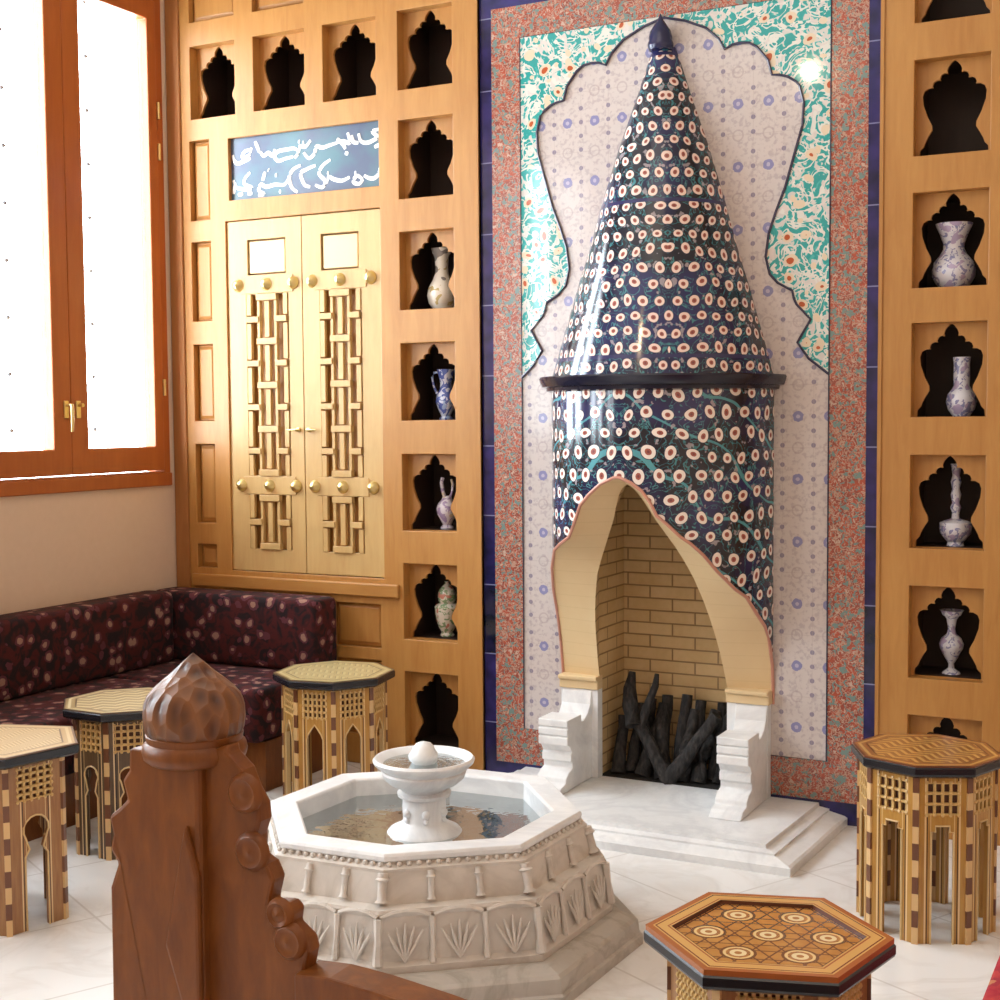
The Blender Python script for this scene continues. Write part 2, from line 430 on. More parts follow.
# tiled chimney wall (fixed facing of the back wall)
tw = struct('wall_fireplace')
XL, XRr = -.858, .875
Lobe = [(0, 3.256), (-.091, 3.231), (-.18, 3.19), (-.234, 3.14), (-.258, 3.096), (-.29, 3.11), (-.322, 3.113), (-.36, 3.108), (-.392, 3.087), (-.437, 3.03), (-.452, 2.972),
        (-.482, 2.968), (-.515, 2.958), (-.548, 2.935), (-.563, 2.918), (-.58, 2.85), (-.575, 2.762), (-.544, 2.655), (-.507, 2.527), (-.47, 2.434), (-.442, 2.352), (-.43, 2.261), (-.447, 2.191),
        (-.48, 2.155), (-.538, 2.122), (-.545, 2.09), (-.556, 2.067), (-.612, 2.006), (-.56, 1.917), (-.605, 1.853), (-.66, 1.802)]
LobeR = [(-x, z) for x, z in reversed(Lobe[1:])]; LobeR[0] = (.685, 1.79)
FB = .30; FT = .315
hole = rect(-FB, FB, .0, 1.5)
outer = [(-.66, .25), (-FT, .25), (-FT, 1.5), (FT, 1.5), (FT, .25), (.685, .25)]+LobeR+Lobe
MB().prism(outer, [], -.004, .03, XZ).build('white_tile_field', 't_white', tw)
sp = [(-.66, 3.26), (-.66, 1.802)]+list(reversed(Lobe[:-1])) + []
MB().prism([(-.66, 1.802)]+list(reversed(Lobe[1:-1]))+[(0, 3.256), (0, 3.262), (-.66, 3.262)], [], -.008, .03, XZ).build('turquoise_spandrel', 't_turq', tw)
rr = [(x, z) for x, z in LobeR]
MB().prism([(0, 3.256)]+list(reversed(rr))+[(.685, 3.262), (0, 3.262)], [], -.008, .03, XZ).build('turquoise_spandrel', 't_turq', tw)
MB().prism([(-.80, .09), (-FT, .09), (-FT, .25), (-.66, .25), (-.66, 3.262), (.685, 3.262), (.685, .25), (FT, .25), (FT, .09), (.83, .09), (.83, 3.40), (-.80, 3.40)], [], -.006, .03, XZ).build('red_tile_border', 't_red', tw)
MB().prism([(XL, 0), (-FT, 0), (-FT, .09), (-.80, .09), (-.80, 3.40), (.83, 3.40), (.83, .09), (FT, .09), (FT, 0), (XRr, 0), (XRr, 4.15), (XL, 4.15)], [], -.004, .03, XZ).build('blue_tile_border', 't_blue', tw)
ln = MB(); ln.tube([(x, -.010, z) for x, z in Lobe], .0055, 6); ln.tube([(x, -.010, z) for x, z in [(0, 3.256)]+list(reversed(rr))], .0055, 6)
ln.tube([(-.66, -.008, .25), (-.66, -.008, 3.262), (.685, -.008, 3.262), (.685, -.008, .25), (FB, -.008, .25)], .003, 4)
ln.build('dark_outline_tiles', plain('dark_outline_glaze', (.05, .045, .08), rough=.2), tw)

# ------------------------------------------------------------------ fireplace
fp = thing('fireplace', 'tall cone-hooded fireplace in blossom-patterned tiles with white marble brackets and hearth', 'fireplace', (0, 0, 0))
EA, EB = .465, .50
AR = [(-90, .46), (-88, .56), (-86, .66), (-80, .80), (-72, .90), (-62, 1.00), (-51, 1.085), (-42, 1.115), (-32, 1.15), (-28, 1.20), (-23, 1.28), (-17, 1.325), (-10, 1.368), (-3, 1.393), (0, 1.395),
      (6, 1.375), (11, 1.345), (15, 1.30), (18, 1.25), (23, 1.215), (29, 1.168), (34, 1.14), (40, 1.095), (47, 1.03), (57, .955), (64, .92), (72, .845), (79, .79), (84, .72), (88, .62), (89, .54), (90, .46)]
def az(phi):
    for (a, za), (b, zb) in zip(AR, AR[1:]):
        if a <= phi <= b: return za+(zb-za)*(phi-a)/(b-a)
def ep(phi, z, k=1.0): return (EA*k*S(R_(phi)), -EB*k*Cc(R_(phi)), z)
ZC = 1.735
# lower hood shell
phis = sorted(set([a for a, _ in AR]+[x_*2 for x_ in range(-45, 46)]))
NR = 14
me = bpy.data.meshes.new('hood_body'); vs = []; fs = []; uvs = []
for p in phis:
    z0 = az(p)
    for j in range(NR+1):
        z = z0+(ZC-z0)*j/NR; vs.append(ep(p, z)); uvs.append((R_(p)*.48, z))
for i in range(len(phis)-1):
    for j in range(NR): a = i*(NR+1)+j; fs.append((a, a+NR+1, a+NR+2, a+1))
me.from_pydata(vs, [], fs); ul = me.uv_layers.new(name='UVMap')
for l in me.loops: ul.data[l.index].uv = uvs[l.vertex_index]
for p in me.polygons: p.use_smooth = True
me.materials.append(M['hood_low']); o = bpy.data.objects.new('hood_body', me); COL.objects.link(o); o.parent = fp
# cone
CP = [(1.785, 1.0), (1.95, .90), (2.15, .775), (2.32, .66), (2.5, .555), (2.62, .475), (2.72, .41), (2.85, .31), (2.95, .235), (3.05, .165), (3.13, .105)]
me = bpy.data.meshes.new('hood_cone'); vs = []; fs = []; uvs = []
PH = list(range(-90, 91, 3))
for z, k in CP:
    for p in PH: vs.append(ep(p, z, k)); uvs.append((R_(p-24)*.47*k, z))
m = len(PH)
for j in range(len(CP)-1):
    for i in range(m-1): fs.append((j*m+i, j*m+i+1, (j+1)*m+i+1, (j+1)*m+i))
me.from_pydata(vs, [], fs); ul = me.uv_layers.new(name='UVMap')
for l in me.loops: ul.data[l.index].uv = uvs[l.vertex_index]
for p in me.polygons: p.use_smooth = True
me.materials.append(M['hood_up']); o = bpy.data.objects.new('hood_cone', me); COL.objects.link(o); o.parent = fp
b = MB(); rgs = []
for z, k in ((1.730, 1.0), (1.735, 1.045), (1.748, 1.05), (1.752, 1.085), (1.768, 1.10), (1.785, 1.11), (1.792, 1.10), (1.79, .95)):
    rgs.append([ep(p, z, k) for p in PH])
b.rings(rgs, False); b.build('cornice', 'cornice', fp, True)
b = MB(); b.lathe([(.0471, 3.115), (.0517, 3.125), (.0532, 3.14), (.0471, 3.155), (.0486, 3.165), (.0426, 3.19), (.0266, 3.215), (.0122, 3.235), (.0008, 3.262)], 20, (0, -.05, 0)); b.cap([(.047*Cc(2*PI*i/20), -.05+.047*S(2*PI*i/20), 3.115) for i in range(20)]); b.build('finial', 'finial', fp, True)
b = MB(); b.tube([ep(p, z, 1.004) for p, z in AR], .007, 6); b.build('arch_trim', 'pink_trim', fp, True)
# splayed soffit between the hood edge and the throat
IN = [(0, 1.365, .42), (.03, 1.345, .41), (.06, 1.29, .38), (.09, 1.22, .34), (.12, 1.165, .31), (.15, 1.11, .28), (.18, 1.05, .255), (.21, .98, .23), (.235, .89, .19), (.25, .82, .16), (.262, .75, .13), (.272, .67, .095), (.28, .58, .06), (.285, .50, .03), (.285, .46, .02)]
def rs(pts, n):
    pts = [Vector(p) for p in pts]; L = [0]
    for a, b_ in zip(pts, pts[1:]): L.append(L[-1]+(b_-a).length)
    out = []
    for i in range(n):
        t = L[-1]*i/(n-1); k = 0
        while k < len(L)-2 and L[k+1] < t: k += 1
        d = (t-L[k])/max(L[k+1]-L[k], 1e-9); out.append(pts[k].lerp(pts[k+1], d))
    return out
N = 36
for sgn in (-1, 1):
    oc = rs([ep(p, z, .997) for p, z in (AR[:15][::-1] if sgn < 0 else AR[14:])], N)
    ic = rs([(sgn*h, -pp, z) for h, z, pp in IN], N)
    wc = [Vector((sgn*min(FB, abs(q.x)*2.2), 0, q.z+.13*(-q.y/.42))) for q in ic]
    mid = [tuple(oc[i].lerp(ic[i], .5)) for i in range(N)]
    b = MB(); b.rings([[tuple(p) for p in oc], mid, [tuple(p) for p in ic]], False)
    b.build('arch_reveal', 'soffit', fp, 60)
    b = MB(); b.rings([[tuple(p) for p in ic], [tuple(p) for p in wc]], False); b.build('throat', 'brick', fp)
b = MB()
b.box(-FB-.06, -FB, 0, .36, .0, 1.56).box(FB, FB+.06, 0, .36, .0, 1.56).box(-FB, FB, .28, .36, .0, 1.56).box(-FB, FB, 0, .3, 1.5, 1.56)
b.build('firebox', 'brick', fp)
MB().box(-FB, FB, 0, .28, .0, .079).build('firebox_floor', 'void', fp)
# hearth slabs
def hring(ins, z): return [(-.77+ins, -.002, z), (-.735+ins, -.71+ins*.75, z), (.735-ins, -.71+ins*.75, z), (.77-ins, -.002, z)]
b = MB(); rg = [hring(0, 0), hring(.0, .030), hring(.010, .036), hring(.072, .050), hring(.072, .058), hring(.112, .064), hring(.115, .078)]
b.rings(rg); b.cap(rg[-1]); b.cap(rg[0]); b.build('hearth', 'marble', fp)
CPf = [(0, .46), (-.05, .46), (-.055, .445), (-.065, .40), (-.09, .365), (-.13, .345), (-.155, .345), (-.16, .375), (-.30, .375), (-.30, .345), (-.29, .342), (-.30, .338), (-.30, .31), (-.29, .306), (-.30, .302), (-.30, .268),
       (-.275, .262), (-.255, .235), (-.265, .225), (-.265, .195), (-.25, .19), (-.25, .165), (-.285, .155), (-.315, .135), (-.32, .115), (-.365, .108), (-.375, .095), (-.40, .079), (0, .079)]
for x0, x1 in ((.325, .455), (-.45, -.315)):
    b = MB(); b.prism(CPf, [], x0, x1, YZ); b.build('bracket', 'marble', fp, bevel=.004)
for x0, x1 in ((.287, .458), (-.458, -.287)): MB().box(x0, x1, -.05, 0, .079, .462).build('backing_slab', 'marble', fp)
# capitals of the reveal
for sg in (1, -1):
    b = MB(); b.prism([(0, .462), (-.06, .462), (-.06, .50), (-.075, .503), (-.075, .52), (0, .52)], [], sg*.284, sg*.464, YZ); b.build('impost_block', 'soffit', fp, bevel=.004)

# charred logs ---------------------------------------------------------
def log(x, y, lx, ly, h, r, z=.08):
    b = MB(); n = 6; pts = []; rad = []
    for i in range(n):
        t = i/(n-1); pts.append((x+lx*t+random.uniform(-.006, .006), y+ly*t+random.uniform(-.006, .006), z+h*1.18*t)); rad.append(r*1.3*(1-.3*t)*random.uniform(.88, 1.1))
    b.tube(pts, rad, 9); o = b.build('log', 'log', None, 60); return o
LG = 'charred logs stacked upright in the firebox'
for i, a in enumerate([(-.235, .06, -.01, .09, .20, .026), (-.19, .10, .0, .12, .24, .024), (-.13, .06, .06, .14, .24, .03), (-.08, .12, .01, .10, .28, .026), (-.03, .05, -.05, .15, .25, .03), (.01, .12, .02, .09, .29, .026),
                       (.05, .05, .02, .14, .24, .028), (.09, .13, .0, .08, .27, .024), (.125, .06, .03, .13, .24, .028), (.17, .13, .01, .09, .27, .025), (.215, .08, .02, .12, .28, .026), (.255, .15, .0, .07, .25, .022),
                       (.0, .02, .20, .05, .25, .027), (.02, .02, -.20, .06, .22, .027), (.262, .05, .005, .12, .34, .02), (-.16, .16, .01, .07, .26, .022)]):
    tag(log(*a), 'charred black log standing upright in the brick firebox behind the marble hearth', 'log', LG)
o = MB().tube([(-.16, .04, .30), (-.19, .08, .38), (-.20, .10, .45), (-.195, .12, .52)], [.036, .036, .028, .014], 9).build('charred_branch', 'log', None, 60)
tag(o, 'thick charred branch rising above the left side of the log pile', 'branch')
o = MB().tube([(-.14, .06, .28), (-.115, .09, .38), (-.085, .11, .47), (-.08, .115, .52)], [.022, .020, .016, .010], 8).build('charred_branch', 'log', None, 60)
tag(o, 'thin charred branch sticking up to the right of the thick one above the log pile', 'branch')

# ------------------------------------------------------------------ joinery
NP = [(.0, .985), (.035, .965), (.075, .925), (.092, .885), (.085, .855), (.125, .86), (.16, .845), (.18, .81), (.17, .79), (.215, .795), (.255, .775), (.272, .74), (.262, .72), (.315, .72), (.37, .695), (.395, .64), (.385, .55), (.33, .42), (.275, .33), (.27, .28), (.315, .22), (.36, .15), (.375, .11), (.42, .07), (.425, .0)]
def niche(x0, x1, z0, z1, parent, sc=1.07):
    w, h = x1-x0, z1-z0; cx = (x0+x1)/2
    pts = [(cx+a*w*sc, z0+.002+t*h) for a, t in NP]+[(cx-a*w*sc, z0+.002+t*h) for a, t in reversed(NP[1:])]
    rv = MB(); rv.prism(rect(x0-.012, x1+.012, z0-.012, z1+.012), [rect(x0, x1, z0, z1)], .0195, .050, XZ); rv.build('niche_reveal', 'oak', parent)
    MB().prism(rect(x0, x1, z0, z1), [pts], .036, .050, XZ).build('niche_board', 'oak', parent)
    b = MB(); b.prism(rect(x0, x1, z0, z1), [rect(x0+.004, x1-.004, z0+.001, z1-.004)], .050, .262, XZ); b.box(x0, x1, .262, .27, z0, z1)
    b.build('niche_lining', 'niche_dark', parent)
def raised(x0, x1, z0, z1, parent, mat='oak'):
    b = MB(); i = .018
    ri = lambda k, y: [(x0+k, y, z0+k), (x1-k, y, z0+k), (x1-k, y, z1-k), (x0+k, y, z1-k)]
    rg = [ri(0, .02), ri(.006, .014), ri(.010, .014), ri(.026, .004), ri(.028, .004)]
    b.rings(rg); b.cap(rg[-1]); b.cap(rg[0]); b.build('raised_panel', mat, parent)
def grid_frame(name, xs, zs, opens, parent, y0=-.018, y1=.02):
    """solid board with rectangular openings"""
    MB().prism(rect(*xs, *zs), [rect(*o) for o in opens], y0, y1, XZ).build(name, 'oak', parent, bevel=.003)

cl = thing('built_in_cupboard', 'golden oak wall of panelling with double doors and vase niches left of the fireplace', 'cupboard', (0, 0, 0))
w = .085
rowb = [2.99+.4985*0-0, ]
NB = [.11+.4985*k+(.005 if k else 0) for k in range(7)]     # niche sills
NB = [.108, .610, 1.113, 1.618, 2.121, 2.621, 3.107]
nich = [(-1.272, -.99, z, z+.352) for z in NB]
row = [(-2.462, -2.19), (-2.078, -1.782), (-1.678, -1.388)]
top3 = [(a, b_, 3.10, 3.452) for a, b_ in row]
abv = [(a, b_, 3.567, 3.95) for a, b_ in row]
side = [(-2.475, -2.355, a+w, b_+w) for a, b_ in ((2.522, 2.911), (2.03, 2.419), (1.538, 1.916), (1.031, 1.423), (.808, .925))]
door = (-2.262, -1.376, .885, 2.592)
plq = (-2.236, -1.378, 2.69, 2.988)
low = [(-2.05, -1.70, .555, .765), (-1.665, -1.398, .555, .765), (-2.05, -1.70, .14, .50), (-1.665, -1.398, .14, .50), (-2.44, -2.09, .14, .765)]
grid_frame('face_frame', (-2.524, XL-.002), (0, 4.14), nich+top3+abv+side+[door, plq]+low, cl)
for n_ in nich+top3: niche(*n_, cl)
for n_ in abv+side+low: raised(*n_, cl)
MB().box(-2.524, XL-.002, .275, .30, .0, 4.14).box(-2.524, -2.50, .02, .275, 0, 4.14).build('carcass', 'oak_recess', cl)
MB().box(-2.605, -2.524, -.03, .05, 0, 4.14).build('corner_post', 'oak_recess', cl, bevel=.004)
MB().box(XL-.014, XL-.002, -.024, .02, 0, 4.14).build('edge_bead', 'oak', cl)
MB().box(-2.50, -1.29, -.04, -.018, .80, .862).build('sill_moulding', 'oak_rail', cl, bevel=.006)
mold = MB()
for (x0, x1, z0, z1) in nich+top3:
    mold.box(x0-.008, x0, -.022, -.016, z0-.008, z1+.008).box(x1, x1+.008, -.022, -.016, z0-.008, z1+.008).box(x0-.008, x1+.008, -.022, -.016, z0-.008, z0).box(x0-.008, x1+.008, -.022, -.016, z1, z1+.008)
pass

def lattice(x0, x1, z0, z1, n):
    b = MB(); wd = x1-x0; cx = (x0+x1)/2; P = (z1-z0-.03)/n; y0, y1 = -.012, .008; Y0 = -.019
    for k in range(n+1):
        zc = z0+.015+P*k; b.box(cx-wd*.24, cx+wd*.24, Y0, y1, zc-.015, zc+.015)
        if k < n:
            zm = zc+P/2
            for sg in (-1, 1): b.box(cx+sg*wd*.33-wd*.14, cx+sg*wd*.33+wd*.14, Y0, y1, zm-.014, zm+.014)
            b.box(cx-.014, cx+.014, y0, y1, zc+.02, zc+P-.02)
            for sg in (-1, 1): b.box(cx+sg*wd*.20-.008, cx+sg*wd*.20+.008, y0, y1, zc+.016, zc+P-.016)
    for k in range(n+1):
        a = max(z0, z0+.015+P*(k-.5)+.02); e = min(z1, z0+.015+P*(k+.5)-.02)
        for sg in (-1, 1): b.box(cx+sg*wd*.43-.013, cx+sg*wd*.43+.013, y0, y1, a, e)
    return b
for (x0, x1, hx, sx) in ((-2.262, -1.822, (-2.152, -1.902), (-2.195, -2.027, -1.872)), (-1.818, -1.376, (-1.722, -1.488), (-1.762, -1.603, -1.435))):
    z0, z1 = .889, 2.588
    l1 = (hx[0], hx[1], 1.355, 2.232); l2 = (hx[0], hx[1], .997, 1.262); sqp = (hx[0]+.012, hx[1]-.012, 2.325, 2.495)
    d = MB().prism(rect(x0, x1, z0, z1), [rect(*l1), rect(*l2), rect(*sqp)], -.008, .03, XZ).build('door', 'oak_pale', cl, bevel=.002)
    MB().box(x0+.02, x1-.02, .03, .045, z0+.02, z1-.02).build('door_backing', 'oak', d)
    lattice(*l1, 4 if True else 0).build('carved_lattice', 'oak_pale', d, bevel=.002)
    lattice(*l2, 1).build('carved_lattice', 'oak_pale', d, bevel=.002)
    b = MB(); a0, a1, c0, c1_ = sqp; b.box(a0+.008, a1-.008, -.002, .03, c0+.008, c1_-.008); b.build('square_panel', M['maple'], d, bevel=.004)
    MB().box(hx[0]-.03, hx[1]+.03, -.013, -.008, 1.265, 1.352).build('studded_band', 'oak_pale', d, bevel=.002)
    MB().box(hx[0]-.03, hx[1]+.03, -.013, -.008, 2.236, 2.318).build('studded_band', 'oak_pale', d, bevel=.002)
    for zc in (2.278, 1.308):
        for xs_ in sx:
            b = MB(); b.lathe([(.031, 0), (.031, .004), (.026, .010), (.022, .020), (.012, .029), (.0005, .032)], 16)
            o = b.build('brass_stud', 'brass', d, True); o.rotation_euler = (R_(90), 0, 0); o.location = (xs_, -.010, zc)
    hx_ = x1-.028 if x0 < -2 else x0+.028; sg = -1 if x0 < -2 else 1
    b = MB(); b.lathe([(.011, 0), (.011, .012), (.005, .014), (.005, .03)], 12); o = b.build('door_handle', 'brass', d, True); o.rotation_euler = (R_(90), 0, 0); o.location = (hx_, -.008, 1.577)
    MB().tube([(0, 0, -.026), (sg*.02, 0, -.030), (sg*.05, 0, -.027)], [.006, .006, .004], 8).build('lever', 'brass', o, True).rotation_euler = (0, 0, 0)
    o.children[0].rotation_euler = (0, 0, 0)
    for q in o.children[0].data.vertices: q.co = (q.co.x, 0-q.co.y, -q.co.z)

# inscription panel
x0, x1, z0, z1 = plq
pl = MB().box(x0, x1, .004, .02, z0, z1).build('inscription_panel', 'plaque', cl)
pl['label'] = 'blue-grey enamel panel with two lines of white calligraphy above the cupboard doors'
ST = [[(882, 138), (852, 152)], [(875, 60), (842, 72), (868, 100), (822, 128), (785, 122), (772, 82)], [(770, 130), (745, 125), (735, 92)], [(715, 78), (726, 130), (690, 122), (655, 128)],
      [(716, 187), (700, 182)], [(660, 108), (690, 138), (702, 162)], [(660, 130), (620, 143), (580, 156), (550, 150), (537, 188), (508, 211), (480, 182)], [(518, 118), (492, 150), (462, 150), (447, 190), (430, 210)],
      [(447, 168), (425, 160), (390, 166), (342, 176), (320, 200), (340, 226), (380, 214), (422, 204)], [(452, 124), (460, 126)], [(474, 132), (482, 130)], [(322, 165), (312, 200), (286, 184), (260, 200), (242, 180)],
      [(213, 126), (225, 152), (236, 182)], [(192, 158), (176, 200), (140, 210), (152, 180), (186, 170)], [(186, 214), (150, 230), (112, 242), (92, 226), (86, 198)],
      [(882, 248), (872, 290), (850, 312), (822, 312), (798, 298)], [(792, 318), (772, 342), (742, 332), (760, 300), (790, 318)], [(748, 286), (756, 286)], [(722, 308), (682, 326), (642, 320), (612, 308), (600, 342)],
      [(604, 288), (612, 288)], [(622, 218), (582, 248), (562, 290), (592, 328), (578, 362), (540, 350)], [(542, 248), (492, 270), (462, 292), (482, 348), (512, 360)], [(462, 248), (422, 270), (400, 312), (412, 362), (442, 388)],
      [(396, 318), (370, 350), (320, 350), (272, 362), (242, 350), (230, 382), (260, 400), (226, 408)], [(322, 300), (332, 300)], [(342, 386), (352, 386)], [(266, 284), (252, 330)], [(282, 272), (288, 276)],
      [(182, 288), (152, 320), (150, 350), (190, 368), (150, 376), (104, 368), (86, 330)], [(192, 396), (166, 400)], [(140, 400), (112, 406)], [(86, 402), (96, 342)]]
def mp(x, y):
    u_ = (x-75)/810; t = 115-100*u_; bo = 440-85*u_; v_ = (y-t)/(bo-t)
    return (plq[0]+u_*(plq[1]-plq[0]), 0, plq[3]-v_*(plq[3]-plq[2]))
b = MB()
for st in ST:
    pts = [Vector(mp(*p)) for p in st]; sm_ = []
    n = len(pts)
    for i in range(n-1):
        p0, p1, p2, p3 = pts[max(i-1, 0)], pts[i], pts[i+1], pts[min(i+2, n-1)]
        for k in range(5):
            t = k/5; sm_.append(.5*((2*p1)+(p2-p0)*t+(2*p0-5*p1+4*p2-p3)*t*t+(3*p1-p0-3*p2+p3)*t**3))
    sm_.append(pts[-1]); m = len(sm_)
    o_ = len(b.v); b.tube(sm_, [.0048+.0050*S(PI*(.12+.76*i/(m-1))) for i in range(m)], 8)
    for i in range(o_, len(b.v)): x_, y_, z_ = b.v[i]; b.v[i] = (x_, y_*.25, z_)
b.build('lettering', 'ink_white', pl, True, loc=(0, .003, 0))

# right hand joinery
crr = thing('built_in_cupboard', 'tall orange-brown oak shelving column with vase niches right of the fireplace', 'cupboard', (0, 0, 0))
NBR = [.113, .615, 1.117, 1.618, 2.107, 2.601, 3.095]
nr = [(1.002, 1.276, z, z+.357) for z in NBR]
nr2 = [(1.45, 1.72, z, z+.357) for z in NBR]
MB().prism(rect(XRr+.002, 1.85, 0, 4.14), [rect(*o) for o in nr+nr2], -.018, .02, XZ).build('face_frame', 'oak', crr, bevel=.003)
for n_ in nr+nr2: niche(*n_, crr)
MB().box(XRr+.002, 1.85, .275, .30, 0, 4.14).build('carcass', 'oak_recess', crr)
MB().box(XRr+.002, XRr+.016, -.024, .02, 0, 4.14).build('edge_bead', 'oak', crr)
mold = MB()
for (x0, x1, z0, z1) in nr+nr2:
    mold.box(x0-.008, x0, -.022, -.016, z0-.008, z1+.008).box(x1, x1+.008, -.022, -.016, z0-.008, z1+.008).box(x0-.008, x1+.008, -.022, -.016, z0-.008, z0).box(x0-.008, x1+.008, -.022, -.016, z1, z1+.008)
pass

# ------------------------------------------------------------------ vases
def vase(name, label, prof, x, z, mat, hk=1.0, y=.135, cat='vase', parts=()):
    t = thing(name, label, cat, (x, y, z), group='painted vases and jugs in the wall niches')
    b = MB(); p = [(.0005, prof[0][1])]+prof+[(prof[-1][0]-.004, prof[-1][1]-.001), (prof[-1][0]*.75, prof[-1][1]-.02), (.0005, prof[-1][1]-.03)]
    b.lathe(p, 28); b.build('body', mat, t, 45)
    for nm, path, r in parts: MB().tube(path, r, 8).build(nm, mat, t, True)
    return t
VY = .105
wv = porcelain('ivory_porcelain', (.78, .72, .62), (.52, .40, .18), (.25, .22, .2), 18, .60)
vase('bottle_vase', 'ivory vase with tall neck and flared lip in the niche beside the upper door corner', [(.038, 0), (.040, .008), (.062, .035), (.070, .07), (.064, .105), (.044, .14), (.032, .17), (.029, .20), (.033, .24), (.046, .275), (.052, .285)], -1.139, 2.121, wv)
bl = porcelain('cobalt_porcelain', (.60, .64, .76), (.10, .14, .42), (.30, .40, .62), 22, .48)
vase('ewer', 'blue and white ewer with a loop handle in the niche level with the door middle', [(.030, 0), (.032, .01), (.022, .02), (.036, .05), (.048, .085), (.044, .115), (.028, .145), (.026, .17), (.034, .205), (.042, .235)], -1.124, 1.618, bl, cat='jug',
     parts=(('handle', [(-.038, 0, .222), (-.062, 0, .222), (-.072, 0, .20), (-.066, 0, .165), (-.048, 0, .125), (-.038, 0, .112)], .006),))
lv = porcelain('lilac_porcelain', (.72, .66, .72), (.38, .28, .46), (.68, .55, .40), 24, .55)
vase('ewer', 'small lilac and white jug with two upright spouts in the niche below the blue ewer', [(.030, 0), (.032, .008), (.020, .02), (.030, .04), (.046, .07), (.050, .095), (.042, .12), (.024, .14), (.020, .155)], -1.124, 1.113, lv, cat='jug',
     parts=(('spout', [(-.008, 0, .14), (-.022, 0, .175), (-.028, 0, .215), (-.022, 0, .24)], .009), ('handle', [(.012, 0, .14), (.028, 0, .175), (.032, 0, .21), (.024, 0, .232)], .006)))
pv = porcelain('painted_porcelain', (.68, .62, .52), (.24, .34, .18), (.55, .22, .16), 30, .52)
vase('lidded_jar', 'painted lidded jar with floral bands in the second niche from the floor at left', [(.030, 0), (.034, .008), (.026, .02), (.040, .045), (.052, .08), (.058, .12), (.060, .14), (.050, .152), (.036, .158), (.040, .168), (.044, .195), (.036, .22), (.018, .24), (.008, .25), (.012, .258)], -1.129, .610, pv, cat='jar')
wb = porcelain('white_and_cobalt_porcelain', (.70, .69, .74), (.26, .26, .44), (.44, .36, .52), 34, .56)
vase('flared_vase', 'wide white and blue vase with broad flared mouth in the highest filled right niche', [(.050, 0), (.054, .012), (.066, .022), (.080, .05), (.082, .075), (.074, .105), (.050, .135), (.040, .155), (.040, .175), (.052, .21), (.066, .24), (.070, .252)], 1.128, 2.107, wb)
vase('bottle_vase', 'round white and blue bottle with thick straight neck, right niche below the wide vase', [(.032, 0), (.034, .006), (.050, .028), (.058, .058), (.052, .088), (.036, .108), (.030, .12), (.031, .15), (.030, .20), (.033, .23)], 1.163, 1.618, wb)
vase('bottle_vase', 'white and blue bottle with very tall knobbed neck, in a niche at right', [(.034, 0), (.030, .016), (.040, .026), (.058, .05), (.062, .075), (.060, .092), (.040, .10), (.016, .108), (.014, .13), (.021, .15), (.014, .168), (.020, .20), (.014, .222), (.020, .25), (.014, .275), (.018, .305), (.022, .32)], 1.147, 1.117, wb)
vase('footed_vase', 'slender footed white vase with a trumpet mouth in the lowest filled right niche', [(.036, 0), (.032, .008), (.012, .022), (.011, .04), (.026, .065), (.044, .10), (.047, .118), (.038, .14), (.018, .158), (.014, .18), (.020, .215), (.036, .24), (.046, .250)], 1.137, .615, wb)

# ------------------------------------------------------------------ window
wn = struct('window_1')
def win(par, y0, y1, full=True):
    z0, z1 = WB, WT; t0, t1 = WX-.09, WX+.012
    f = MB().prism(rect(y0, y1, z0, z1), [rect(y0+.045, y1-.045, z0+.06, z1-.05)], t0, t1, YZ).build('window_frame', 'window_wood', par, bevel=.004)
    MB().box(t0, WX+.018, y0-.01, y1+.008, z0-.012, z0+.052).build('sill', 'window_wood', par, bevel=.005)
    mid = (y0+y1)/2
    for k, (a, b_) in enumerate(((y0+.05, mid-.001), (mid+.001, y1-.05))):
        ga, gb_ = a+.062, b_-.062
        if k == 0: gb_ = mid-.106
        else: ga = mid+.108
        c = MB().prism(rect(a, b_, z0+.066, z1-.054), [rect(ga, gb_, z0+.185, z1-.15)], WX-.05, WX+.02, YZ).build('casement', 'window_wood', par, bevel=.005)
        MB().box(WX-.02, WX-.014, ga, gb_, z0+.185, z1-.15).build('glass_pane', 'glass', c)
        if full:
            hy = mid-.035 if k == 0 else mid+.04
            h = MB().box(WX+.02, WX+.028, hy-.014, hy+.014, 1.64, 1.72).build('window_handle', 'brass', c, bevel=.003)
            if k == 0: MB().tube([(WX+.028, hy, 1.70), (WX+.06, hy, 1.70), (WX+.062, hy, 1.66), (WX+.058, hy, 1.58)], [.008, .009, .009, .007], 8).build('lever', 'brass', h, True)
            else: MB().tube([(WX+.028, hy, 1.70), (WX+.055, hy, 1.70)], .009, 8).build('lever', 'brass', h, True)
    if full:
        for zh in (1.75, 2.9, 3.1):
            MB().tube([(WX+.025, y1-.046, zh), (WX+.025, y1-.046, zh+.08)], .008, 8).build('hinge', 'brass', par, True)
win(wn, *wins[0])
for i, ww in enumerate(wins[1:]): win(struct('window_%d' % (i+2)), *ww, full=False)  # unseen extra windows, added to let more daylight in
g = thing('window_grille', 'pale studded iron grille seen outside the window glass', 'grille', (0, 0, 0))
b = MB(); gx_ = -2.95
for k in range(9): z = 1.585+.2625*k; b.tube([(gx_, -2.4, z), (gx_, 0.45, z)], .0016, 6)
for k in range(6): y = -2.38+.54*k; b.tube([(gx_, y, 1.2), (gx_, y, 3.9)], .0016, 6)
b.build('bars', 'grille', g)
b = MB()
for k in range(9):
    for j in range(6): b.ball((gx_+.004, -2.38+.54*j, 1.585+.2625*k), .011, 8, 6)
b.build('studs', 'grille', g, True)

